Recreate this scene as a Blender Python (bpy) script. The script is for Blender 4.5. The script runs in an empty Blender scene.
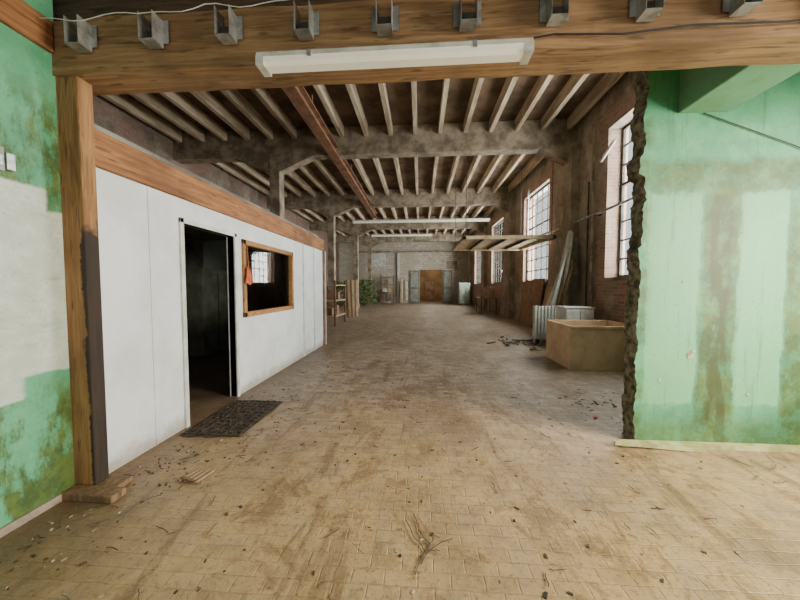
import bpy, math, random
from mathutils import Vector, Matrix, Euler, noise as mnoise
random.seed(7)
D = bpy.data
COL = bpy.context.scene.collection

# ---------------------------------------------------------------- materials
class N:
    def __init__(s, name):
        s.m = D.materials.new(name); s.m.use_nodes = True
        s.t = s.m.node_tree; s.t.nodes.clear()
        s.out = s.t.nodes.new('ShaderNodeOutputMaterial')
        s.b = s.t.nodes.new('ShaderNodeBsdfPrincipled')
        s.t.links.new(s.b.outputs[0], s.out.inputs[0])
        s.co = s.t.nodes.new('ShaderNodeTexCoord').outputs['Object']
        sp = s.t.nodes.new('ShaderNodeSeparateXYZ'); s.t.links.new(s.co, sp.inputs[0])
        s.x, s.y, s.z = sp.outputs
    def put(s, sock, v):
        if isinstance(v, bpy.types.NodeSocket): s.t.links.new(v, sock)
        elif isinstance(v, (tuple, list)) and len(v) == 3 and sock.type == 'RGBA': sock.default_value = (*v, 1)
        else: sock.default_value = v
    def math(s, op, a, b=0.0, clamp=False):
        n = s.t.nodes.new('ShaderNodeMath'); n.operation = op; n.use_clamp = clamp
        s.put(n.inputs[0], a); s.put(n.inputs[1], b); return n.outputs[0]
    def scale(s, v):
        n = s.t.nodes.new('ShaderNodeMapping'); s.put(n.inputs[0], s.co); n.inputs['Scale'].default_value = v
        return n.outputs[0]
    def noise(s, scale, detail=5, rough=.6, vec=None, dist=0):
        n = s.t.nodes.new('ShaderNodeTexNoise'); s.put(n.inputs['Vector'], vec or s.co)
        n.inputs['Scale'].default_value = scale; n.inputs['Detail'].default_value = detail
        n.inputs['Roughness'].default_value = rough; n.inputs['Distortion'].default_value = dist
        return n.outputs['Fac']
    def sm(s, v, a, b):
        n = s.t.nodes.new('ShaderNodeMapRange'); n.interpolation_type = 'SMOOTHSTEP'
        s.put(n.inputs[0], v)
        if a < b:
            n.inputs[1].default_value = a; n.inputs[2].default_value = b; n.inputs[3].default_value = 0; n.inputs[4].default_value = 1
        else:
            n.inputs[1].default_value = b; n.inputs[2].default_value = a; n.inputs[3].default_value = 1; n.inputs[4].default_value = 0
        return n.outputs[0]
    def band(s, v, a, b, soft):
        return s.math('MULTIPLY', s.sm(v, a-soft, a+soft), s.sm(v, b+soft, b-soft))
    def mul(s, *a):
        r = a[0]
        for q in a[1:]: r = s.math('MULTIPLY', r, q)
        return r
    def mix(s, f, a, b):
        n = s.t.nodes.new('ShaderNodeMix'); n.data_type = 'RGBA'
        s.put(n.inputs[0], f); s.put(n.inputs[6], a); s.put(n.inputs[7], b); return n.outputs[2]
    def bump(s, h, st=.3, dist=.01):
        n = s.t.nodes.new('ShaderNodeBump'); n.inputs['Strength'].default_value = st
        n.inputs['Distance'].default_value = dist; s.put(n.inputs['Height'], h)
        s.t.links.new(n.outputs[0], s.b.inputs['Normal'])
    def fin(s, col, rough=.8, metal=0.0):
        s.put(s.b.inputs['Base Color'], col); s.put(s.b.inputs['Roughness'], rough)
        s.b.inputs['Metallic'].default_value = metal; return s.m

def lin(r, g, b):
    f = lambda c: (c/255/12.92) if c/255 <= .04045 else ((c/255+.055)/1.055)**2.4
    return (f(r), f(g), f(b))

def plain(name, c, c2=None, sc=4, rough=.8, metal=0, bump=.2, detail=6, stretch=None, lo=.35, hi=.65):
    n = N(name); c2 = c2 or tuple(v*.6 for v in c)
    vec = n.scale(stretch) if stretch else None
    f = n.noise(sc, detail, .65, vec)
    n.bump(f, bump)
    return n.fin(n.mix(n.sm(f, lo, hi), c2, c), rough, metal)

def wood(name, c, c2, st, dark=None):
    n = N(name)
    f = n.noise(6, 8, .7, n.scale(st), .6)
    g = n.noise(1.3, 3, .5)
    col = n.mix(n.sm(f, .35, .65), c2, c)
    col = n.mix(n.mul(n.sm(g, .45, .7), .6), col, tuple(v*.5 for v in c2))
    k = n.noise(28, 2, .5, n.scale(tuple(v*.6 if v < 1 else v*.25 for v in st)))
    col = n.mix(n.mul(n.sm(k, .6, .68), .6), col, tuple(v*.3 for v in c2))
    s2 = n.noise(14, 8, .75, n.scale(st))
    col = n.mix(n.mul(n.sm(s2, .55, .68), .55), col, tuple(v*.35 for v in c2))
    if dark: col = dark(n, col)
    n.bump(f, .45, .008)
    return n.fin(col, .8)

M_beamX = wood('wood_beam_lengthways', lin(160,126,88), lin(124,92,60), (.25, 5, 5))
M_woodY = wood('wood_fascia', lin(164,114,72), lin(126,82,48), (5, .25, 5))
M_woodDk = wood('wood_dark_boards', lin(90,66,46), lin(58,42,30), (.3, 5, 5))
def burnt(n, col):
    w = n.noise(9, 6, .75); w3 = n.noise(2.2, 4, .6, n.scale((0, 0, 1)))
    xs = n.math('ADD', n.x, n.math('MULTIPLY', n.math('SUBTRACT', w, .5), .09))
    xs = n.math('ADD', xs, n.math('MULTIPLY', n.math('SUBTRACT', w3, .5), .12))
    m = n.mul(n.sm(xs, -2.388, -2.376), n.sm(n.math('ADD', n.z, n.math('MULTIPLY', w, .3)), 2.1, 2.0), .93)
    m2 = n.mul(n.sm(n.noise(3, 4, .6, n.scale((4, 4, .5))), .56, .66), .5)
    col = n.mix(m2, col, lin(84,58,36))
    return n.mix(m, col, lin(26,21,18))
M_post = wood('wood_post_charred', lin(162,120,74), lin(124,88,52), (5, 5, .25), burnt)
M_woodZ = wood('wood_plain', lin(142,112,78), lin(98,76,54), (5, 5, .4))
M_frame = wood('window_frame_wood', lin(178,132,84), lin(142,100,58), (3, 3, 3))

# floor -----------------------------------------------------------
n = N('dusty_tile_floor')
br = n.t.nodes.new('ShaderNodeTexBrick')
wv = n.t.nodes.new('ShaderNodeVectorMath'); wv.operation = 'MULTIPLY_ADD'
nz = n.t.nodes.new('ShaderNodeTexNoise'); n.put(nz.inputs['Vector'], n.co); nz.inputs['Scale'].default_value = 9; nz.inputs['Detail'].default_value = 3
n.put(wv.inputs[0], nz.outputs['Color']); wv.inputs[1].default_value = (.018, .018, 0); n.put(wv.inputs[2], n.co)
n.put(br.inputs['Vector'], wv.outputs[0])
br.inputs['Scale'].default_value = 1; br.inputs['Brick Width'].default_value = .17; br.inputs['Row Height'].default_value = .085
br.inputs['Mortar Size'].default_value = .005; br.inputs['Mortar Smooth'].default_value = .8
br.inputs['Color1'].default_value = (*lin(158,140,120), 1); br.inputs['Color2'].default_value = (*lin(112,96,80), 1)
br.inputs['Mortar'].default_value = (*lin(74,60,48), 1)
d1 = n.noise(.9, 9, .7); d2 = n.noise(4, 9, .78); d3 = n.noise(38, 6, .78); d4 = n.noise(.45, 6, .65); d5 = n.noise(1.7, 10, .78, None, .5)
col = br.outputs['Color']
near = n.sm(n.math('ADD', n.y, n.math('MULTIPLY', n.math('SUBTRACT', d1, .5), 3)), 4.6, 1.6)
col = n.mix(n.mul(n.sm(d2, .42, .62), .55), col, lin(166,152,132))
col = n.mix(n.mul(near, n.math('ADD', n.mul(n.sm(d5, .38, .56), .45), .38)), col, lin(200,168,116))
col = n.mix(n.mul(n.sm(d4, .46, .62), .45), col, lin(98,80,60))
col = n.mix(n.mul(n.sm(d5, .52, .6), .6), col, lin(104,78,50))
d6 = n.noise(6, 10, .8, None, .8)
col = n.mix(n.mul(n.sm(d6, .5, .6), .45), col, lin(124,98,66))
streak = n.noise(3, 9, .78, n.scale((1, .22, 1)), .6)
col = n.mix(n.mul(n.sm(streak, .52, .62), .55), col, lin(98,74,48))
edge = n.mul(n.sm(n.math('ADD', n.x, n.math('MULTIPLY', d2, .5)), -1.2, -2.35), n.sm(n.y, 8.5, 7))
col = n.mix(n.mul(edge, .65), col, lin(80,60,40))
col = n.mix(n.mul(n.sm(d3, .54, .64), .6), col, lin(78,62,44))
col = n.mix(n.mul(n.sm(n.noise(90, 3, .7), .6, .7), .35), col, lin(204,188,158))
n.bump(n.math('ADD', n.mul(br.outputs['Fac'], -.4), n.math('ADD', d2, n.mul(d3, .5))), .6, .01)
M_floor = n.fin(col, n.math('ADD', n.mul(d2, .4), .3))

# green stained walls ----------------------------------------------
def green(name, build):
    n = N(name)
    a = n.noise(2, 8, .7); b = n.noise(9, 7, .75); c = n.noise(50, 3, .6)
    col = n.mix(n.sm(a, .35, .65), lin(68,142,104), lin(92,166,124))
    col = n.mix(n.mul(n.sm(b, .52, .68), .3), col, lin(130,186,146))
    col = build(n, col, a, b)
    col = n.mix(n.mul(n.sm(c, .62, .7), .45), col, lin(56,78,38))
    n.bump(n.math('ADD', a, n.mul(b, .5)), .3, .01)
    return n.fin(col, .6)
OL, OL2 = lin(58,72,18), lin(88,104,34)
def gr_right(n, col, a, b):
    w = n.math('MULTIPLY', n.math('SUBTRACT', n.noise(2.6, 8, .78), .5), .26)
    w2 = n.math('MULTIPLY', n.math('SUBTRACT', n.noise(5, 8, .78, n.scale((1.2, 1, .35))), .5), .18)
    X = n.math('ADD', n.x, w2); Z = n.math('ADD', n.z, w)
    pale = n.mul(n.math('MAXIMUM', n.band(X, 2.12, 2.58, .01), n.band(X, 2.92, 3.33, .01)), n.band(Z, .4, 2.38, .015))
    col = n.mix(n.mul(pale, .7), col, lin(124,188,138))
    hz = n.mul(n.band(Z, 2.38, 2.66, .05), n.sm(X, 2.0, 2.3), .85)
    c1 = n.mul(n.band(X, 2.6, 2.93, .03), n.sm(Z, 2.75, 2.4), .9)
    c2 = n.mul(n.sm(X, 3.31, 3.37), n.sm(Z, 2.5, 1.9), .9)
    c3 = n.mul(n.sm(X, 2.2, 2.07), n.sm(n.noise(3, 5), .42, .55), .8)
    low = n.mul(n.sm(Z, .4, .1), .75)
    st = n.math('MAXIMUM', n.math('MAXIMUM', hz, c1), n.math('MAXIMUM', n.math('MAXIMUM', c2, c3), low))
    st = n.mul(st, n.math('ADD', n.mul(n.sm(b, .4, .56), .45), .5))
    col = n.mix(st, col, n.mix(n.sm(a, .4, .6), OL, OL2))
    core = n.mul(n.band(X, 2.68, 2.85, .03), n.band(Z, .1, 2.3, .2), n.sm(n.noise(4, 6, .7, n.scale((2, 1, .6))), .4, .52), .8)
    col = n.mix(core, col, lin(60,64,26))
    dr = n.noise(10, 6, .75, n.scale((2.5, 1, .12)))
    return n.mix(n.mul(n.sm(dr, .56, .66), .4), col, lin(66,92,44))
M_gr = green('green_paint_stained_right', gr_right)
def gr_left(n, col, a, b):
    w = n.math('MULTIPLY', n.math('SUBTRACT', n.noise(5, 6, .65), .5), .05)
    Z = n.math('ADD', n.z, w); Y = n.math('ADD', n.y, w)
    st = n.mul(n.math('MAXIMUM', n.band(Z, 2.0, 2.75, .2), n.band(Z, -.2, .8, .15)),
               n.sm(n.noise(2.6, 8, .75, n.scale((1, 1.5, .6))), .42, .54), .92)
    col = n.mix(st, col, n.mix(n.sm(b, .4, .6), OL, OL2))
    ed = n.math('ADD', n.band(Z, .92, 2.16, .012), n.mul(n.band(Z, .78, .94, .01), n.band(Y, 1.3, 1.72, .02)))
    pch = n.mul(n.math('MINIMUM', ed, 1.0), n.math('MAXIMUM', n.sm(Y, 1.9, 1.88), n.sm(Z, 2.03, 2.0)))
    br_ = n.noise(7, 6, .75, n.scale((1, .4, 2)))
    return n.mix(n.mul(pch, n.math('SUBTRACT', .96, n.mul(n.sm(br_, .55, .7), .35))), col, n.mix(n.sm(b, .4, .7), lin(186,194,180), lin(208,213,202)))
M_gl = green('green_paint_stained_left', gr_left)
M_gb = green('green_paint', lambda n, c, a, b: n.mix(n.mul(n.sm(a, .42, .6), .45), n.mix(.35, c, lin(156,180,154)), OL2))
M_rubble = plain('broken_masonry', lin(140,134,110), lin(58,54,42), sc=14, bump=1)

# office partition
n = N('white_painted_board')
a = n.noise(1.6, 7, .65); b = n.noise(12, 6, .7)
col = n.mix(n.sm(a, .35, .65), lin(200,203,205), lin(220,223,225))
col = n.mix(n.mul(n.sm(b, .6, .72), .25), col, lin(160,156,144))
zz = n.math('ADD', n.z, n.math('MULTIPLY', n.math('SUBTRACT', n.noise(6, 6, .7), .5), .3))
col = n.mix(n.mul(n.sm(zz, .2, .0), .7), col, lin(140,126,100))
dr = n.noise(8, 6, .7, n.scale((2, 2, .12)))
col = n.mix(n.mul(n.sm(dr, .6, .7), .2), col, lin(150,146,134))
n.bump(b, .1, .003)
M_white = n.fin(col, .6)
M_office = plain('office_inner_paint', lin(140,136,128), lin(96,92,86), sc=2)

# hall masonry
WIN = [(4.9, 7.5), (10.7, 13.2), (16.4, 18.9), (22.1, 24.6)]
def masonry(name, bricks, k=1.0, grid=False):
    n = N(name)
    L = lambda r, g, b_: tuple(v*k for v in lin(r, g, b_))
    a = n.noise(.8, 9, .75); b = n.noise(6, 8, .75); c = n.noise(2.2, 7, .7, n.scale((1, 1, .5)))
    col = n.mix(n.sm(a, .38, .62), L(128,112,96), L(170,156,138))
    col = n.mix(n.mul(n.sm(b, .5, .68), .6), col, L(92,78,64))
    col = n.mix(n.mul(n.sm(c, .54, .66), .55), col, L(196,186,172))
    h = b
    if bricks:
        t = n.t.nodes.new('ShaderNodeTexBrick')
        cb = n.t.nodes.new('ShaderNodeCombineXYZ')
        n.put(cb.inputs[0], n.math('ADD', n.x, n.y)); n.put(cb.inputs[1], n.z)
        n.put(t.inputs['Vector'], cb.outputs[0])
        t.inputs['Scale'].default_value = 1; t.inputs['Brick Width'].default_value = .24; t.inputs['Row Height'].default_value = .08
        t.inputs['Mortar Size'].default_value = .008
        t.inputs['Color1'].default_value = (*L(176,132,116), 1); t.inputs['Color2'].default_value = (*L(140,104,90), 1)
        t.inputs['Mortar'].default_value = (*L(166,154,138), 1)
        wob = n.math('MULTIPLY', n.math('SUBTRACT', n.noise(3, 5, .7), .5), .8)
        if grid: m = n.mul(n.sm(n.noise(.7, 6, .7), .42, .54), bricks)
        else:
            m = None
            for y0, y1 in WIN:
                q = n.band(n.math('ADD', n.y, wob), y0-.35, y1+.35, .06)
                m = q if m is None else n.math('MAXIMUM', m, q)
            m = n.mul(m, n.band(n.math('ADD', n.z, wob), .5, 5.6, .1), n.math('ADD', n.mul(n.sm(c, .6, .45), .5), .4), bricks)
        col = n.mix(m, col, t.outputs['Color'])
    n.bump(h, .5, .02)
    return n.fin(col, .9)
M_wallR = masonry('plaster_and_brick', 1.0, .95)
M_wallO = masonry('old_plaster', 0, .85)
M_wallL = masonry('old_dark_brick', .7, .6, True)
n = N('end_wall_plaster')
a = n.noise(.7, 9, .75); b = n.noise(4, 8, .75)
t = n.t.nodes.new('ShaderNodeTexBrick'); cb = n.t.nodes.new('ShaderNodeCombineXYZ')
n.put(cb.inputs[0], n.x); n.put(cb.inputs[1], n.z); n.put(t.inputs['Vector'], cb.outputs[0])
t.inputs['Scale'].default_value = 1; t.inputs['Brick Width'].default_value = .45; t.inputs['Row Height'].default_value = .2; t.inputs['Mortar Size'].default_value = .015
t.inputs['Color1'].default_value = (*lin(208,202,190), 1); t.inputs['Color2'].default_value = (*lin(172,162,148), 1); t.inputs['Mortar'].default_value = (*lin(132,124,110), 1)
col = n.mix(n.sm(a, .4, .6), lin(172,164,148), t.outputs['Color'])
col = n.mix(n.mul(n.sm(b, .5, .66), .55), col, lin(122,114,96))
n.bump(b, .4, .02); M_end = n.fin(col, .9)
M_slab = plain('slab_soffit', lin(120,98,76), lin(78,62,48), sc=1.5)
M_joist = plain('joist_timber', lin(204,188,162), lin(150,130,106), sc=2.5, stretch=(2, .3, 2))
M_cbeam = plain('concrete_beam', lin(160,146,126), lin(106,92,76), sc=2.5)
M_rust = plain('rust_red_steel', lin(144,102,74), lin(104,72,52), sc=4, rough=.7)
M_steel = plain('galvanised_steel', lin(190,192,190), lin(140,142,140), sc=10, rough=.45, metal=.7)
M_dark = plain('dark_iron', lin(70,66,60), lin(44,40,36), sc=8)
M_muntin = plain('window_bar_iron', lin(84,78,70), lin(56,52,46), sc=8)
M_card = plain('brown_board', lin(218,188,154), lin(196,164,130), sc=3)
M_card2 = plain('brown_board_inner', lin(160,132,104), lin(132,106,80), sc=3)
M_cardr = plain('brown_sheet', lin(150,118,90), lin(120,90,66), sc=3)
M_tan = plain('tan_panel', lin(192,172,138), lin(160,138,104), sc=3)
M_pale = plain('pale_enamel', lin(210,212,206), lin(176,176,166), sc=4, rough=.5)
M_enamel = plain('lamp_housing', lin(206,206,196), lin(174,172,158), sc=8, rough=.4)
M_gcab = plain('green_enamel', lin(150,162,146), lin(118,130,114), sc=4, rough=.5)
M_doorm = plain('grey_door_paint', lin(132,132,124), lin(102,102,94), sc=3)
M_doorp = plain('grey_door_panel', lin(156,158,150), lin(128,128,118), sc=3)
M_orange = plain('orange_cloth', lin(196,106,64), lin(160,80,46), sc=18)
M_bark = plain('twig_bark', lin(100,78,54), lin(60,44,30), sc=20)
M_chip = plain('plaster_chips', lin(196,186,164), lin(140,126,102), sc=20)
M_blackc = plain('black_rubber', lin(34,32,30), lin(22,21,20), sc=20)
M_mat = plain('mat_dirt', lin(80,66,50), lin(40,33,26), sc=12, bump=.8)
M_leaf = plain('leaf_green', lin(98,120,58), lin(58,78,34), sc=5)
M_far = plain('ochre_plaster', lin(164,132,90), lin(132,102,66), sc=1)
M_lath = plain('lath_yellow', lin(196,194,142), lin(150,150,94), sc=6)
M_red = plain('red_plastic', lin(190,60,50), lin(160,44,40), sc=6)
n = N('lamp_diffuser'); c = n.noise(6, 4)
M_diff = n.fin(n.mix(c, lin(222,216,192), lin(240,238,224)), .35)
n.b.inputs['Emission Color'].default_value = (1, .95, .85, 1); n.b.inputs['Emission Strength'].default_value = .15

def glass(name, ior, tint):
    m = D.materials.new(name); m.use_nodes = True; t = m.node_tree; t.nodes.clear()
    o = t.nodes.new('ShaderNodeOutputMaterial'); mx = t.nodes.new('ShaderNodeMixShader')
    tr = t.nodes.new('ShaderNodeBsdfTransparent'); tr.inputs[0].default_value = (*tint, 1)
    gl = t.nodes.new('ShaderNodeBsdfGlossy'); gl.inputs['Roughness'].default_value = .03
    fr = t.nodes.new('ShaderNodeFresnel'); fr.inputs[0].default_value = ior
    t.links.new(fr.outputs[0], mx.inputs[0]); t.links.new(tr.outputs[0], mx.inputs[1]); t.links.new(gl.outputs[0], mx.inputs[2])
    t.links.new(mx.outputs[0], o.inputs[0]); return m
M_glass = glass('interior_glass', 1.5, (.8, .84, .82))
M_glassO = glass('thin_window_glass', 1.05, (.95, .97, .96))

# ---------------------------------------------------------------- mesh helper
class MB:
    def __init__(s): s.v = []; s.f = []; s.mi = []; s.mats = []
    def m(s, mat):
        if mat not in s.mats: s.mats.append(mat)
        return s.mats.index(mat)
    def add(s, vs, fs, mat):
        o = len(s.v); s.v += [tuple(v) for v in vs]; k = s.m(mat)
        for f in fs: s.f.append([i+o for i in f]); s.mi.append(k)
        return s
    def box(s, x0, x1, y0, y1, z0, z1, mat):
        vs = [(x, y, z) for x in (x0, x1) for y in (y0, y1) for z in (z0, z1)]
        return s.add(vs, [(0,1,3,2),(4,6,7,5),(0,4,5,1),(2,3,7,6),(0,2,6,4),(1,5,7,3)], mat)
    def ob(s, c, size, rot, mat):
        R = Euler(rot).to_matrix(); c = Vector(c)
        vs = [c + R @ Vector((x*size[0]/2, y*size[1]/2, z*size[2]/2)) for x in (-1,1) for y in (-1,1) for z in (-1,1)]
        return s.add(vs, [(0,1,3,2),(4,6,7,5),(0,4,5,1),(2,3,7,6),(0,2,6,4),(1,5,7,3)], mat)
    def cyl(s, p0, p1, r, mat, k=10, r2=None):
        p0, p1 = Vector(p0), Vector(p1); d = (p1-p0).normalized()
        u = d.orthogonal().normalized(); w = d.cross(u); r2 = r if r2 is None else r2; vs = []
        for p, q in ((p0, r), (p1, r2)):
            for i in range(k):
                a = 2*math.pi*i/k; vs.append(p + u*math.cos(a)*q + w*math.sin(a)*q)
        fs = [(i, (i+1) % k, k+(i+1) % k, k+i) for i in range(k)] + [tuple(range(k))[::-1], tuple(range(k, 2*k))]
        return s.add(vs, fs, mat)
    def path(s, pts, r, mat, k=6):
        for a, b in zip(pts, pts[1:]): s.cyl(a, b, r, mat, k)
        return s
    def build(s, name, parent=None, bevel=0):
        me = D.meshes.new(name); me.from_pydata(s.v, [], s.f)
        for q in s.mats: me.materials.append(q)
        for p, k in zip(me.polygons, s.mi): p.material_index = k
        me.update()
        o = D.objects.new(name, me); COL.objects.link(o)
        if bevel:
            b = o.modifiers.new('bevel', 'BEVEL'); b.width = bevel; b.segments = 2; b.limit_method = 'ANGLE'
        if parent: o.parent = parent
        return o
def empty(name):
    e = D.objects.new(name, None); COL.objects.link(e); return e

XR, XL, YE, ZC = 4.4, -7.6, 28.0, 6.25
# ---------------------------------------------------------------- shell
MB().box(XL-.3, XR+.5, -3.6, YE+5, -.2, 0, M_floor).build('floor')
b = MB().box(XL-.3, XR+.5, 2.0, YE+.3, ZC, ZC+.2, M_slab)
b.build('ceiling')
MB().box(XL-.1, XR+.5, -3.6, 2.0, 3.62, 3.8, M_woodDk).build('ceiling_entry')
b = MB(); Z0, Z1 = 1.72, 5.2
ys = [3.15]
for y0, y1 in WIN: ys += [y0, y1]
ys.append(YE)
for i in range(0, len(ys), 2): b.box(XR, XR+.45, ys[i], ys[i+1], 0, ZC, M_wallR)
for y0, y1 in WIN:
    b.box(XR, XR+.45, y0, y1, 0, Z0, M_wallR); b.box(XR, XR+.45, y0, y1, Z1, ZC, M_wallR)
    b.box(XR-.04, XR+.1, y0-.05, y1+.05, Z0-.07, Z0+.0, M_cbeam)
for yc in (9.1, 14.8, 20.5, 26.2): b.box(XR-.22, XR, yc-.35, yc+.35, 0, 5.5, M_wallR)
b.build('wall_right')
MB().box(XL-.3, XL, 2.2, YE, 0, ZC, M_wallL).build('wall_left')
b = MB(); dx0, dx1, dz = -.02, 2.05, 3.1
b.box(XL, dx0, YE, YE+.35, 0, ZC, M_end).box(dx1, XR+.45, YE, YE+.35, 0, ZC, M_end).box(dx0, dx1, YE, YE+.35, dz, ZC, M_end)
b.box(-4.5, -3.2, YE-.05, YE, 3.4, 4.6, M_pale).box(2.4, 3.4, YE-.04, YE, 3.2, 3.9, M_wallO)
b.box(-2.1, -1.95, YE-.2, YE, 0, 4.6, M_pale).box(-6, 4, YE-.12, YE, 4.7, 4.85, M_cbeam)
b.build('wall_end')
b = MB().box(-2, 4, YE+4.6, YE+4.8, 0, 4, M_far).box(-2.2, -2, YE+.35, YE+4.8, 0, 4, M_far).box(4, 4.2, YE+.35, YE+4.8, 0, 4, M_far)
b.box(-2.2, 4.2, YE+.35, YE+4.8, 4, 4.2, M_far)
b.build('wall_far_room')
b = MB().box(.45, 1.55, YE+4.5, YE+4.58, .02, 2.3, M_cardr).box(.6, 1.4, YE+4.48, YE+4.5, .2, 1.0, M_card2).box(.6, 1.4, YE+4.48, YE+4.5, 1.2, 2.1, M_card2)
b.build('door_3')
e = empty('door_1')
for k, (xa, xb) in enumerate(((-.98, -.05), (2.08, 2.95))):
    q = MB().box(xa, xb, YE-.1, YE-.04, .02, 3.05, M_doorm)
    for za, zb in ((.2, 1.3), (1.5, 2.9)): q.box(xa+.12, xb-.12, YE-.13, YE-.1, za, zb, M_doorp)
    q.build('leaf_%d' % (k+1), e, .01)
MB().box(-2.72, -2.52, -3.6, 1.98, 0, 3.62, M_gl).build('wall_entry_left')
b = MB().box(-2.72, XL, 2.12, 2.2, 0, ZC, M_office)  # unseen office wall, carried up to the ceiling to block a light leak
b.build('wall_office_light_block')
MB().box(-2.6, XR+.45, 2.02, 2.18, 3.31, ZC, M_woodDk).build('wall_above_beam')
b = MB().box(XR, XR+.3, -3.6, -1.2, 0, 3.62, M_gb).box(XR, XR+.3, 2.1, 3.0, 0, 3.62, M_gb).box(XR, XR+.3, -1.2, 2.1, 0, .9, M_gb).box(XR, XR+.3, -1.2, 2.1, 3.2, 3.62, M_gb)
b.build('wall_entry_right')
b = MB().box(-2.72, -1.8, -3.8, -3.6, 0, 3.62, M_gb).box(3.6, XR+.3, -3.8, -3.6, 0, 3.62, M_gb).box(-1.8, 3.6, -3.8, -3.6, 0, .3, M_gb).box(-1.8, 3.6, -3.8, -3.6, 3.3, 3.62, M_gb)
b.build('wall_back')

# broken green wall on right
b = MB(); rows = 130; yl = [2.97, 3.0, 3.04, 3.09, 3.13, 3.16]
def jx(z, y):
    big = mnoise.noise(Vector((z*2.1, 3.3, 0)))*.03 + mnoise.noise(Vector((z*8, y*9, 1)))*.022 + mnoise.noise(Vector((z*25, y*30, 5)))*.02
    step = .018*math.floor(2*mnoise.noise(Vector((math.floor(z/.21)*1.7, 9, 2))))
    return 2.065 + big + step
vs = []; fs = []
for i in range(rows+1):
    z = 3.9*i/rows
    for j, y in enumerate(yl):
        vs.append((jx(z, y) - .015*math.sin(math.pi*j/5) + .012*j/5, y, z))
nj = len(yl)
for i in range(rows):
    for j in range(nj-1): a0 = i*nj+j; fs.append((a0, a0+1, a0+nj+1, a0+nj))
b.add(vs, fs, M_rubble)
vs = []; fs = []
for i in range(rows+1):
    z = 3.9*i/rows; x = jx(z, 2.97)
    vs += [(x, 2.97, z), (2.25, 2.97, z)]
for i in range(rows): fs.append((2*i, 2*i+1, 2*i+3, 2*i+2))
b.add(vs, fs, M_gr)
b.box(2.25, XR, 2.97, 3.15, 0, ZC, M_gr).box(2.1, 2.25, 2.975, 3.15, 3.9, ZC, M_gr).box(2.14, 2.25, 3.0, 3.15, 0, 3.9, M_rubble)
for (px, pz, s) in ((2.53, .86, .035), (2.56, .9, .022), (2.27, .62, .015), (2.45, 1.55, .012), (3.05, .5, .014)):
    k = 9; pts = [(px+s*math.cos(6.283*i/k)*random.uniform(.7, 1.3), 2.966, pz+s*math.sin(6.283*i/k)*random.uniform(.6, 1.2)) for i in range(k)]
    b.add(pts, [tuple(range(k))], M_chip)
b.build('wall_green_right')
b = MB().box(1.9, XR, 2.89, 2.965, 0, .035, M_lath).ob((2.2, 2.86, .03), (.75, .03, .03), (0, .03, -.06), M_lath)
b.build('baseboard_right')
MB().box(-2.518, -2.5, -.5, 1.97, 0, .05, M_wallO).build('baseboard_left')
b = MB().box(2.34, 2.78, 2.2, 2.97, 3.08, 3.5, M_gb).box(2.0, XR, 2.2, 2.97, 3.5, 3.62, M_gb)
b.build('ceiling_beam_green', None, .01)
MB().path([(2.55, 2.955, 3.07), (2.9, 2.955, 2.93), (3.3, 2.955, 2.77), (3.9, 2.955, 2.5)], .005, M_dark).build('wall_cable')

# ---------------------------------------------------------------- near timber frame
b = MB()
vs = []; K = 60
for i in range(K+1):
    x = -2.62 + (XR+2.62)*i/K
    jj = lambda q: .012*mnoise.noise(Vector((x*2.2, q, 0)))
    vs += [(x, 1.96+jj(1), 2.955+jj(2)), (x, 1.96+jj(3), 3.31+jj(4)), (x, 2.19, 3.31), (x, 2.19, 2.955+jj(5))]
fs = []
for i in range(K):
    o0 = 4*i
    for j in range(4): fs.append((o0+j, o0+(j+1) % 4, o0+4+(j+1) % 4, o0+4+j))
fs += [(0,1,2,3), (4*K+3, 4*K+2, 4*K+1, 4*K)]
b.add(vs, fs, M_beamX)
b.build('timber_lintel_beam', None)
b = MB().box(-2.575, -2.355, 1.975, 2.075, .05, 2.955, M_post)
b.build('timber_post', None, .012)
b = MB().ob((-2.37, 1.93, .027), (.50, .11, .05), (0, 0, -.03), M_woodZ).ob((-2.42, 2.0, .02), (.42, .22, .04), (0, 0, .08), M_woodZ)
b.build('post_base_plank', None, .006)
MB().box(-2.56, -2.49, -1.5, 1.955, 3.09, 3.3, M_woodY).build('timber_wall_plate', None, .01)
e = empty('joist_hanger_row')
for k in range(10):
    x = -2.25 + .507*k
    if k > 5: x += .012*(k-5)
    q = MB(); y1, y0 = 1.945, 1.86; w = .045; zb = 3.075
    q.box(x-w-.003, x-w, y0, y1, zb, 3.25, M_steel).box(x+w, x+w+.003, y0, y1, zb, 3.25, M_steel).box(x-w, x+w, y0, y1, zb, zb+.004, M_steel)
    q.box(x-w-.04, x-w, y1-.003, y1, zb+.03, 3.25, M_steel).box(x+w, x+w+.04, y1-.003, y1, zb+.03, 3.25, M_steel)
    q.box(x-w+.005, x+w-.005, y1-.03, y1-.004, zb+.01, zb+.09, M_dark)  # dark block standing in for the shade inside the empty hanger
    q.build('hanger_%d' % (k+1), e)
pts = []
for i in range(40):
    x = -2.45 + 2.9*i/39
    pts.append((x, 1.85, 3.23 + .05*(i/39) - .03*abs(math.sin(i*.41)) + .008*math.sin(i*1.3)))
MB().path(pts, .0028, M_pale).build('hanging_string')
pts = [(.62, 1.935, 3.0), (.8, 1.93, 3.02), (1.2, 1.93, 3.0), (1.6, 1.93, 3.03), (2.1, 1.93, 3.02), (2.35, 1.93, 3.04)]
b = MB().path(pts, .006, M_blackc).ob((2.42, 1.91, 3.03), (.22, .07, .07), (0, -.2, 0), M_blackc)
b.build('power_cable')
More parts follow.
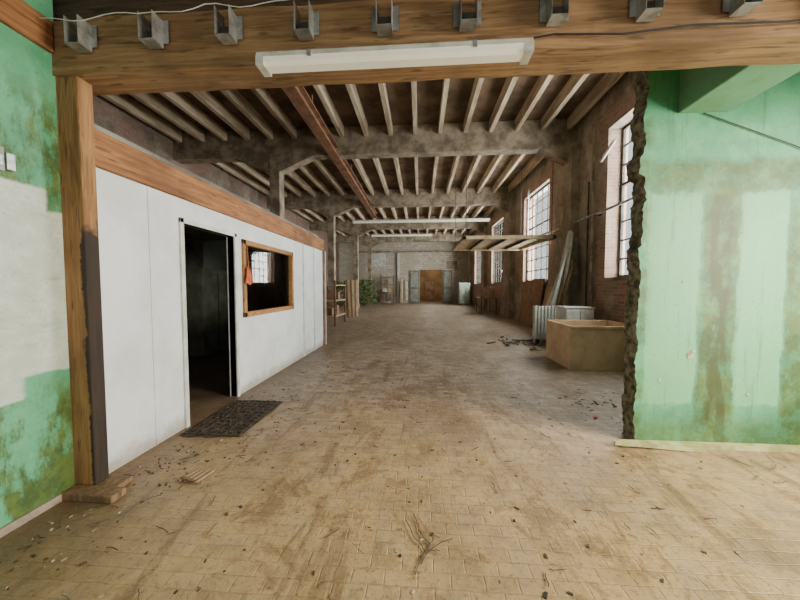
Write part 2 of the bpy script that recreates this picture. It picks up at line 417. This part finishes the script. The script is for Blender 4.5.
def batten(name, c, L, drop=None, s_=1.0):
    b = MB(); x, y, z = c; h = L/2
    prof = [(-.06, 0), (-.06, .025), (-.045, .04), (.045, .04), (.06, .025), (.06, 0)]
    prof2 = [(-.056, 0), (-.052, -.03), (-.032, -.048), (.032, -.048), (.052, -.03), (.056, 0)]
    for pr, mt, hh in ((prof, M_enamel, h), (prof2, M_diff, h-.04)):
        pr = [(p[0]*s_, p[1]*s_) for p in pr]
        vs = [(x+s*hh, y+p[0], z+p[1]) for s in (-1, 1) for p in pr]; k = len(pr)
        fs = [(i, (i+1) % k, k+(i+1) % k, k+i) for i in range(k)] + [tuple(range(k)), tuple(range(k, 2*k))[::-1]]
        b.add(vs, fs, mt)
    for s in (-1, 1): b.box(x+s*(h-.02)-.025, x+s*(h-.02)+.025, y-.058*s_, y+.058*s_, z-.05*s_, z+.01, M_enamel)
    for s in (-.6, .6): b.box(x+s*h-.012, x+s*h+.012, y-.062*s_, y+.06*s_, z-.01, z+.03*s_, M_steel)
    if drop:
        for s in (-.7, .7): b.cyl((x+s*h, y, z+.03), (x+s*h, y, drop), .008, M_dark, 6)
    return b.build(name)
batten('fluorescent_light', (-.18, 1.90, 2.915), 1.66, None, .95)

# ---------------------------------------------------------------- office partition
PX = -2.49
b = MB(); d0, d1, dh = 3.02, 3.88, 2.17; w0, w1, wz0, wz1 = 4.06, 5.72, 1.07, 2.17; pe = 7.55; ph = 2.42
t0 = PX-.08
b.box(t0, PX, 2.1, d0, 0, ph, M_white).box(t0, PX, d0, d1, dh, ph, M_white).box(t0, PX, d1, w0, 0, ph, M_white)
b.box(t0, PX, w0, w1, 0, wz0, M_white).box(t0, PX, w0, w1, wz1, ph, M_white).box(t0, PX, w1, pe, 0, ph, M_white)
for y in (6.25, 6.9): b.box(PX, PX+.012, y, y+.05, 0, ph, M_pale)
b.box(PX-.0, PX+.006, 2.62, 2.635, 0, ph, M_white)
b.build('wall_office_partition')
MB().box(PX-.1, PX+.035, 2.1, pe+.05, ph, 2.7, M_woodY).build('timber_fascia', None, .01)
b = MB().box(PX-5.1, PX-.08, pe-.1, pe, 0, 2.7, M_white).box(PX-.09, PX+.03, pe, pe+.08, 0, ph, M_rust).box(PX-.09, PX+.05, pe+.08, pe+.12, 0, ph, M_pale)
b.build('wall_office_end')
b = MB().box(XL, -5.6, 2.2, pe-.1, 0, 2.7, M_office)
b.build('wall_office_back')
MB().box(XL, PX-.1, 2.2, pe, 2.7, 2.8, M_office).build('ceiling_office')
e = empty('door_2')
b = MB()
b.box(t0-.02, PX+.02, d0-.05, d0, 0, dh+.05, M_pale).box(t0-.02, PX+.02, d1, d1+.05, 0, dh+.05, M_pale).box(t0-.02, PX+.02, d0-.05, d1+.05, dh, dh+.05, M_pale)
b.build('frame', e, .004)
b = MB().ob((PX-.5, d0+.06, 1.06), (.82, .04, 2.08), (0, 0, -.12), M_office).cyl((PX-.84, d0+.1, 1.05), (PX-.84, d0+.2, 1.05), .012, M_steel).cyl((PX-.84, d0+.2, 1.05), (PX-.72, d0+.2, 1.05), .01, M_steel)
b.build('leaf', e, .003)
e = empty('window_1')
b = MB(); f = .07
b.box(t0-.01, PX+.03, w0, w0+f, wz0, wz1, M_frame).box(t0-.01, PX+.03, w1-f, w1, wz0, wz1, M_frame)
b.box(t0-.01, PX+.03, w0, w1, wz0, wz0+f, M_frame).box(t0-.01, PX+.03, w0, w1, wz1-f, wz1, M_frame)
b.build('frame', e, .006)
MB().box(PX-.035, PX-.03, w0+f, w1-f, wz0+f, wz1-f, M_glass).build('pane', e)
b = MB().box(-5.3, -4.7, 6.2, 7.2, 0, 1.9, M_doorm).box(-4.69, -4.68, 6.68, 6.7, .1, 1.8, M_dark)
b.build('office_cupboard', None, .01)
b = MB(); vs = []; fs = []
for i in range(9):
    for j in range(7):
        z = 1.78 - .24*i/8; wd = .03 + .065*(i/8)**.6
        vs.append((PX+.06+.015*math.sin(j*1.9+i*.3), 4.12 + (j/6-.5)*2*wd, z + .02*math.sin(j*1.3)))
for i in range(8):
    for j in range(6): a0 = i*7+j; fs.append((a0, a0+1, a0+8, a0+7))
b.add(vs, fs, M_orange).path([(PX+.06, 4.12, 1.76), (PX+.06, 4.11, 1.93), (PX+.045, 4.12, 2.1)], .005, M_orange)
o = b.build('orange_rag'); o.modifiers.new('s', 'SOLIDIFY').thickness = .006

b = MB().box(-2.52, -2.47, 1.6, 1.66, 2.19, 2.33, M_gcab).box(-2.52, -2.485, 1.68, 1.72, 2.21, 2.31, M_steel).box(-2.47, -2.463, 1.61, 1.65, 2.22, 2.28, M_steel).cyl((-2.508, 1.63, 2.33), (-2.508, 1.63, 3.08), .007, M_gb)
b.build('junction_box', None, .004)

# ---------------------------------------------------------------- hall structure
b = MB(); x = XL+.25
while x < XR-.1:
    b.box(x-.055, x+.055, 2.2, YE, 5.93, ZC, M_joist); x += .72
b.build('ceiling_joists')
e = empty('cross_beams')
for k, yc in enumerate((3.4, 9.1, 14.8, 20.5, 26.2)):
    q = MB().box(XL, XR, yc-.16, yc+.16, 5.42, ZC-.02, M_cbeam)
    def haunch(xa, xb):
        q.add([(xa, yc-.15, 5.42), (xb, yc-.15, 5.42), (xa, yc-.15, 4.98), (xa, yc+.15, 5.42), (xb, yc+.15, 5.42), (xa, yc+.15, 4.98)],
              [(0,1,2), (3,5,4), (0,2,5,3), (1,4,5,2), (0,3,4,1)], M_cbeam)
    haunch(-4.25, -3.2); haunch(-4.55, -5.6)
    if yc > 4: haunch(XR-.1, XR-1.0)
    q.build('beam_%d' % (k+1), e)
for yc in (9.1, 14.8, 20.5, 26.2):
    q = MB().box(-4.56, -4.24, yc-.16, yc+.16, 0, 5.42, M_cbeam).box(-4.6, -4.2, yc-.2, yc+.2, 0, .3, M_cbeam)
    q.build('concrete_column', None, .02)
b = MB()
b.box(-2.68, -2.42, 2.2, 17, 5.36, 5.39, M_rust).box(-2.57, -2.53, 2.2, 17, 5.39, 5.62, M_rust).box(-2.68, -2.42, 2.2, 17, 5.62, 5.65, M_rust)
for y in (4, 7, 11, 13, 16.5): b.box(-2.6, -2.5, y-.03, y+.03, 5.65, 5.95, M_rust)
b.build('steel_runway_beam')

def window(name, y0, y1, dep):
    e = empty(name); b = MB(); xa, xb = XR+dep, XR+dep+.06
    b.box(xa, xb, y0, y0+.06, Z0, Z1, M_muntin).box(xa, xb, y1-.06, y1, Z0, Z1, M_muntin)
    b.box(xa, xb, y0, y1, Z0, Z0+.06, M_muntin).box(xa, xb, y0, y1, Z1-.06, Z1, M_muntin)
    nc, nr = 5, 8
    for i in range(1, nc): y = y0+(y1-y0)*i/nc; b.box(xa+.01, xb-.01, y-.018, y+.018, Z0, Z1, M_muntin)
    for i in range(1, nr): z = Z0+(Z1-Z0)*i/nr; b.box(xa+.01, xb-.01, y0, y1, z-.018, z+.018, M_muntin)
    b.box(xa-.01, xb, y0, y1, Z0+(Z1-Z0)*.62-.03, Z0+(Z1-Z0)*.62+.03, M_muntin)
    b.build('frame', e)
    MB().box(xa+.028, xa+.032, y0+.05, y1-.05, Z0+.05, Z1-.05, M_glassO).build('panes', e)
for i, (y0, y1) in enumerate(WIN): window('window_%d' % (i+2), y0, y1, .3 if i == 0 else .14)

b = MB().cyl((4.28, 5.6, 3.28), (4.28, 12.4, 3.3), .03, M_steel).cyl((4.28, 12.4, 3.3), (4.28, 12.4, 5.4), .03, M_steel)
for y in (6.3, 7.7, 9.5, 11.5): b.box(4.22, 4.4, y-.02, y+.02, 3.24, 3.27, M_dark)
b.cyl((4.3, 7.9, 0), (4.3, 7.9, 5.2), .035, M_cbeam).cyl((4.33, 8.15, 0), (4.33, 8.15, 4.2), .02, M_dark)
b.build('wall_pipework')
b = MB().cyl((3.95, 6.5, 4.5), (4.3, 7.6, 4.5), .035, M_pale).cyl((4.2, 7.4, 4.5), (4.4, 7.62, 4.6), .012, M_dark)
b.build('wall_tube_light')

batten('ceiling_tube_light', (.0, 14.3, 4.62), 6.4, 5.45, 1.6)
batten('ceiling_tube_light', (-1.2, 19.8, 4.9), 4.0, 5.45, 1.6)

e = empty('suspended_hood')
b = MB(); xa, xb, ya, yb, z = 1.3, 4.05, 9.3, 12.3, 2.95
for p in ((xa, xb, ya, ya+.1), (xa, xb, yb-.1, yb), (xa, xa+.1, ya, yb), (xb-.1, xb, ya, yb)): b.box(*p, z, z+.1, M_tan)
for i in range(1, 4):
    q = xa+(xb-xa)*i/4; b.box(q-.02, q+.02, ya, yb, z+.02, z+.1, M_dark)
b.build('frame', e, .005)
MB().box(xa+.05, xb-.05, ya+.05, yb-.05, z+.1, z+.115, M_tan).build('panel', e)
b = MB()
for px in (xa+.1, xb-.1):
    for py in (ya+.1, yb-.1): b.cyl((px, py, z+.1), (px, py, 5.95), .01, M_dark, 6)
b.build('rods', e)

# ---------------------------------------------------------------- objects at right
b = MB(); xa, xb, ya, yb, h, t_ = 2.71, 3.95, 5.56, 6.6, .80, .025
b.box(xa, xb, ya, ya+t_, 0, h, M_card).box(xa, xb, yb-t_, yb, 0, h, M_card).box(xa, xa+t_, ya+t_, yb-t_, 0, h, M_card).box(xb-t_, xb, ya+t_, yb-t_, 0, h, M_card)
b.box(xa+t_, xb-t_, ya+t_, yb-t_, .01, .04, M_card2)
b.box(xa-.01, xb+.01, ya-.01, ya, h-.05, h, M_card).box(xa-.01, xa, ya, yb, h-.05, h, M_card)
b.ob((3.3, 6.1, .6), (1.0, .7, .03), (.1, .06, .1), M_card2)
b.build('cardboard_crate', None, .004)
e = empty('radiator')
b = MB()
for i in range(9): b.box(3.02+i*.085, 3.085+i*.085, 8.1, 8.26, .12, 1.0, M_pale)
b.box(3.02, 3.77, 8.14, 8.22, .15, .22, M_pale).box(3.02, 3.77, 8.14, 8.22, .9, .97, M_pale)
for xx in (3.1, 3.68): b.box(xx, xx+.05, 8.1, 8.26, 0, .12, M_dark)
b.build('columns', e, .015)
b = MB().box(3.4, 4.05, 7.25, 7.75, .0, 1.0, M_pale).box(3.38, 4.07, 7.23, 7.77, 1.0, 1.03, M_pale).box(3.42, 3.71, 7.235, 7.25, .05, .95, M_pale).box(3.74, 4.03, 7.235, 7.25, .05, .95, M_pale).box(3.68, 3.70, 7.22, 7.235, .45, .6, M_dark)
b.build('metal_cabinet', None, .006)
b = MB()
for i, (xx, yy, L, wd, mt) in enumerate(((3.40, 8.55, 3.0, .10, M_pale), (3.53, 8.6, 3.1, .14, M_pale), (3.68, 8.65, 2.7, .16, M_tan), (3.80, 8.5, 3.0, .1, M_pale), (3.30, 8.7, 2.6, .12, M_pale), (3.6, 8.4, 2.3, .12, M_woodZ))):
    p0 = Vector((xx, yy, .02)); p1 = Vector((4.13, yy+.1, (L**2-(4.13-xx)**2)**.5))
    c = (p0+p1)/2; ang = math.atan2(p1.x-p0.x, p1.z-p0.z)
    b.ob(c, (.05, wd, L), (0, ang, 0), mt)
b.build('leaning_planks')
b = MB()
for i, (ya, yb, h, lean) in enumerate(((10.8, 11.9, 1.8, .25), (11.8, 12.9, 1.7, .2), (9.7, 10.6, 1.5, .3))):
    c = Vector((4.34-lean/2, (ya+yb)/2, h/2+.01)); b.ob(c, (.03, yb-ya, h), (0, math.atan2(lean, h), 0), M_cardr if i != 2 else M_tan)
b.build('leaning_boards')
b = MB().box(3.2, 4.1, 24.9, 25.5, .08, 1.85, M_gcab)
for k in range(2): b.box(3.24+k*.44, 3.62+k*.44, 24.87, 24.9, .14, 1.8, M_gcab)
for xx in (3.22, 4.02):
    b.box(xx, xx+.06, 24.92, 24.98, 0, .08, M_dark)
b.build('steel_locker', None, .01)
b = MB().box(3.3, 4.2, 16.6, 18.2, .85, .9, M_woodZ)
for xx in (3.34, 4.12):
    for yy in (16.64, 18.1): b.box(xx, xx+.06, yy, yy+.06, 0, .85, M_woodZ)
b.box(3.4, 4.1, 16.8, 17.4, .9, 1.5, M_cardr)
b.build('workbench', None, .005)
# storage shelf and stacked boards by the end wall
b = MB(); X0, X1, Y0, Y1 = -3.6, -2.4, 27.1, 27.6
for xx in (X0, X1-.06):
    for yy in (Y0, Y1-.06): b.box(xx, xx+.06, yy, yy+.06, 0, 2.6, M_woodZ)
for z in (.3, 1.0, 1.7, 2.4): b.box(X0, X1, Y0, Y1, z, z+.04, M_woodZ)
for q in ((-3.5, .34, .4, M_cardr), (-3.0, .34, .5, M_doorm), (-3.4, 1.04, .35, M_pale), (-2.9, 1.04, .45, M_tan), (-3.3, 1.74, .4, M_cardr)): b.box(q[0], q[0]+.4, Y0+.08, Y1-.08, q[1], q[1]+q[2], q[3])
b.build('storage_shelf', None, .004)
b = MB()
for i in range(5): b.ob((-1.75+.14*i, 27.55, 1.15), (.12, .04, 2.3-.15*i), (-.1, 0, 0), (M_tan, M_pale, M_woodZ)[i % 3])
b.build('stacked_boards')

# ---------------------------------------------------------------- left far objects
b = MB()
X0, X1, Y0, Y1 = -4.1, -3.2, 11.2, 12.8
for xx in (X0, X1-.07):
    for yy in (Y0, Y1-.07): b.box(xx, xx+.07, yy, yy+.07, 0, 1.75, M_woodZ)
for z in (.35, .95, 1.55): b.box(X0, X1, Y0, Y1, z, z+.04, M_tan)
for q in ((.2, .39, .3), (.5, .99, .4), (.9, .39, .35), (1.1, .99, .3)): b.box(X0+.15, X1-.2, Y0+q[0], Y0+q[0]+.28, q[1], q[1]+q[2], M_cardr)
b.build('timber_shelf_rack', None, .004)
b = MB()
for i in range(6): b.ob((-3.6+.08*i, 14.6+.1*i, .93), (.12, .03, 1.85), (-.16, .03*(i-3), .1*i), M_tan if i % 2 else M_woodZ)
b.build('leaning_laths')
b = MB().box(-3.5, -2.2, 25.8, 26.5, .8, .86, M_woodZ)
for xx in (-3.46, -2.3):
    for yy in (25.84, 26.4): b.box(xx, xx+.07, yy, yy+.07, 0, .8, M_woodZ)
b.build('workbench', None, .005)
def bush(name, c, r, hgt, cnt):
    b = MB(); c = Vector(c)
    for i in range(8):
        a = random.uniform(0, 6.28); b.cyl(c+Vector((.1*math.cos(a), .1*math.sin(a), 0)), c+Vector((r*.8*math.cos(a), r*.6*math.sin(a), hgt*random.uniform(.6, .95))), .02, M_bark, 5, .006)
    for i in range(cnt):
        a = random.uniform(0, 6.28); q = random.random()**.5; z = random.uniform(.08, 1)
        p = c+Vector((r*q*math.cos(a)*(1.2-z*.5), r*.7*q*math.sin(a), hgt*z)); s = random.uniform(.07, .15)
        R = Euler((random.uniform(0, 3), random.uniform(0, 3), random.uniform(0, 6))).to_matrix()
        b.add([p+R@Vector(v) for v in ((0, -s, 0), (s*.5, 0, .02), (0, s, 0), (-s*.5, 0, .02))], [(0,1,2,3)], M_leaf)
    b.build(name)
bush('wild_shrub', (-4.6, 24.3, 0), 1.1, 2.1, 700)
bush('wild_shrub', (-6.3, 23.8, 0), .8, 1.9, 350)

# ---------------------------------------------------------------- floor items
b = MB(); vs = []; K = 24; mx_ = -2.1
for i in range(K):
    a = 2*math.pi*i/K; ca, sa = math.cos(a), math.sin(a); m_ = max(abs(ca), abs(sa)); rr = 1/m_*(1+.04*random.uniform(-1, 1))
    vs.append((mx_+.32*ca*rr, 3.28+.48*sa*rr, .008))
b.add(vs, [tuple(range(K))], M_mat)
for i in range(12): b.ob((mx_+random.uniform(-.01, .01), 2.84+i*.08, .012), (.6, .016, .008), (0, 0, random.uniform(-.04, .04)), M_dark)
for i in range(8): b.ob((mx_-.28+i*.08, 3.28, .016), (.012, .92, .006), (0, 0, random.uniform(-.03, .03)), M_mat)
for i in range(160): b.ob((mx_+random.uniform(-.28, .3), 3.28+random.uniform(-.45, .45), .018), (random.uniform(.01, .05), random.uniform(.006, .02), .008), (0, random.uniform(-.2, .2), random.uniform(0, 3)), random.choice((M_bark, M_mat, M_mat)))
b.build('doormat_grating')
b = MB()
def twig(p, L, a, r=.004, mt=M_bark):
    pts = [Vector((p[0], p[1], .004+r))]
    for i in range(4):
        a += random.uniform(-.4, .4); pts.append(pts[-1]+Vector((math.cos(a)*L/4, math.sin(a)*L/4, random.uniform(-.001, .004))))
    b.path(pts, r, mt, 5)
for i in range(260):
    y = random.choice((random.uniform(1.2, 4), random.uniform(2, 12))); x = random.uniform(-2.3, 1.9 if y < 3 else 4)
    if random.random() < .4: x = -2.3+abs(random.gauss(0, .5))
    twig((x, y), random.uniform(.02, .12), random.uniform(0, 6.28), random.uniform(.001, .003), random.choice((M_bark, M_bark, M_dark)))
for i in range(1400):
    y = random.choice((random.uniform(1.1, 4), random.uniform(2, 10), random.uniform(3, 22)))
    x = random.uniform(-2.35, 3.3 if y < 2.8 else 4.0)
    if random.random() < .5: x = -2.35+abs(random.gauss(0, .45))
    if y > 2.8 and y < 3.3 and x > 1.9: continue
    s = random.uniform(.003, .014)
    b.ob((x, y, s*.2), (s*random.uniform(1, 2.5), s, s*.45), (0, 0, random.uniform(0, 3)), random.choice((M_bark, M_chip, M_bark, M_dark, M_card2)))
for i in range(4): twig((-.02+.03*i, 1.5+.06*i), .26, 1.2+i*.35, .0025, M_dark)
for i in range(9): twig((2.9+random.uniform(-.3, .3), 2.55+random.uniform(-.2, .2)), .15, random.uniform(0, 6), .002)
b.build('floor_debris')
b = MB()
for i in range(4): b.ob((-1.82+.045*i, 2.2, .012), (.018, .16, .012), (0, 0, -.3+.03*i), M_card2)
b.ob((-1.77, 2.13, .022), (.16, .02, .01), (0, 0, -.3), M_woodZ)
b.build('broken_slat')
b = MB()
for i in range(20): b.ob((2.15+random.gauss(0, .22), 3.9+random.gauss(0, .2), .008), (random.uniform(.02, .05), random.uniform(.01, .03), .012), (0, random.uniform(-.2, .2), random.uniform(0, 3)), random.choice((M_chip, M_chip, M_rubble)))
b.ob((2.0, 3.5, .012), (.04, .025, .018), (0, 0, .6), M_red)
for i in range(30): b.ob((2.6+random.gauss(0, .3), 8.2+random.gauss(0, .3), .03), (random.uniform(.05, .25), random.uniform(.02, .1), .03), (0, random.uniform(-.2, .2), random.uniform(0, 3)), random.choice((M_bark, M_rubble, M_rubble)))
b.build('rubble_pile')

# ---------------------------------------------------------------- lights
def area(name, loc, tgt, sx, sy, P, col):
    l = D.lights.new(name, 'AREA'); l.shape = 'RECTANGLE'; l.size = sx; l.size_y = sy; l.energy = P; l.color = col
    o = D.objects.new(name, l); COL.objects.link(o); o.location = loc
    o.rotation_euler = (Vector(tgt)-Vector(loc)).to_track_quat('-Z', 'Y').to_euler(); return o
for i, (y0, y1) in enumerate(WIN):
    ya, yb = y0-.1, y1+1.3; A = (yb-ya)/(y1-y0)
    area('daylight_window_%d' % (i+1), (XR+.5, (ya+yb)/2, (Z0+Z1)/2), (0, (ya+yb)/2, (Z0+Z1)/2), yb-ya, Z1-Z0+.1, (640, 760, 800, 900)[i]*A, (1, .98, .95))
area('daylight_back', (.9, -3.9, 1.9), (.9, 5, 1.5), 5.2, 2.8, 40, (.97, .98, 1))
area('daylight_entry_window', (XR+.5, .9, 2.1), (1.8, 1.3, 0), 2.2, 2.2, 620, (1, .92, .74))
l = D.lights.new('far_room_lamp', 'POINT'); l.energy = 110; l.color = (1, .94, .82); l.shadow_soft_size = .3
o = D.objects.new('far_room_lamp', l); COL.objects.link(o); o.location = (1, YE+2, 3.2)
w = D.worlds.new('World'); bpy.context.scene.world = w; w.use_nodes = True
w.node_tree.nodes['Background'].inputs[0].default_value = (.9, .95, 1, 1); w.node_tree.nodes['Background'].inputs[1].default_value = 1.1

# ---------------------------------------------------------------- camera
cam = D.cameras.new('camera'); cam.sensor_width = 36; cam.lens = 13.5; cam.clip_start = .02
co = D.objects.new('camera', cam); COL.objects.link(co)
co.location = (0, 0, 1.5); co.rotation_euler = (math.pi/2-.0433, 0, .0666)
bpy.context.scene.camera = co
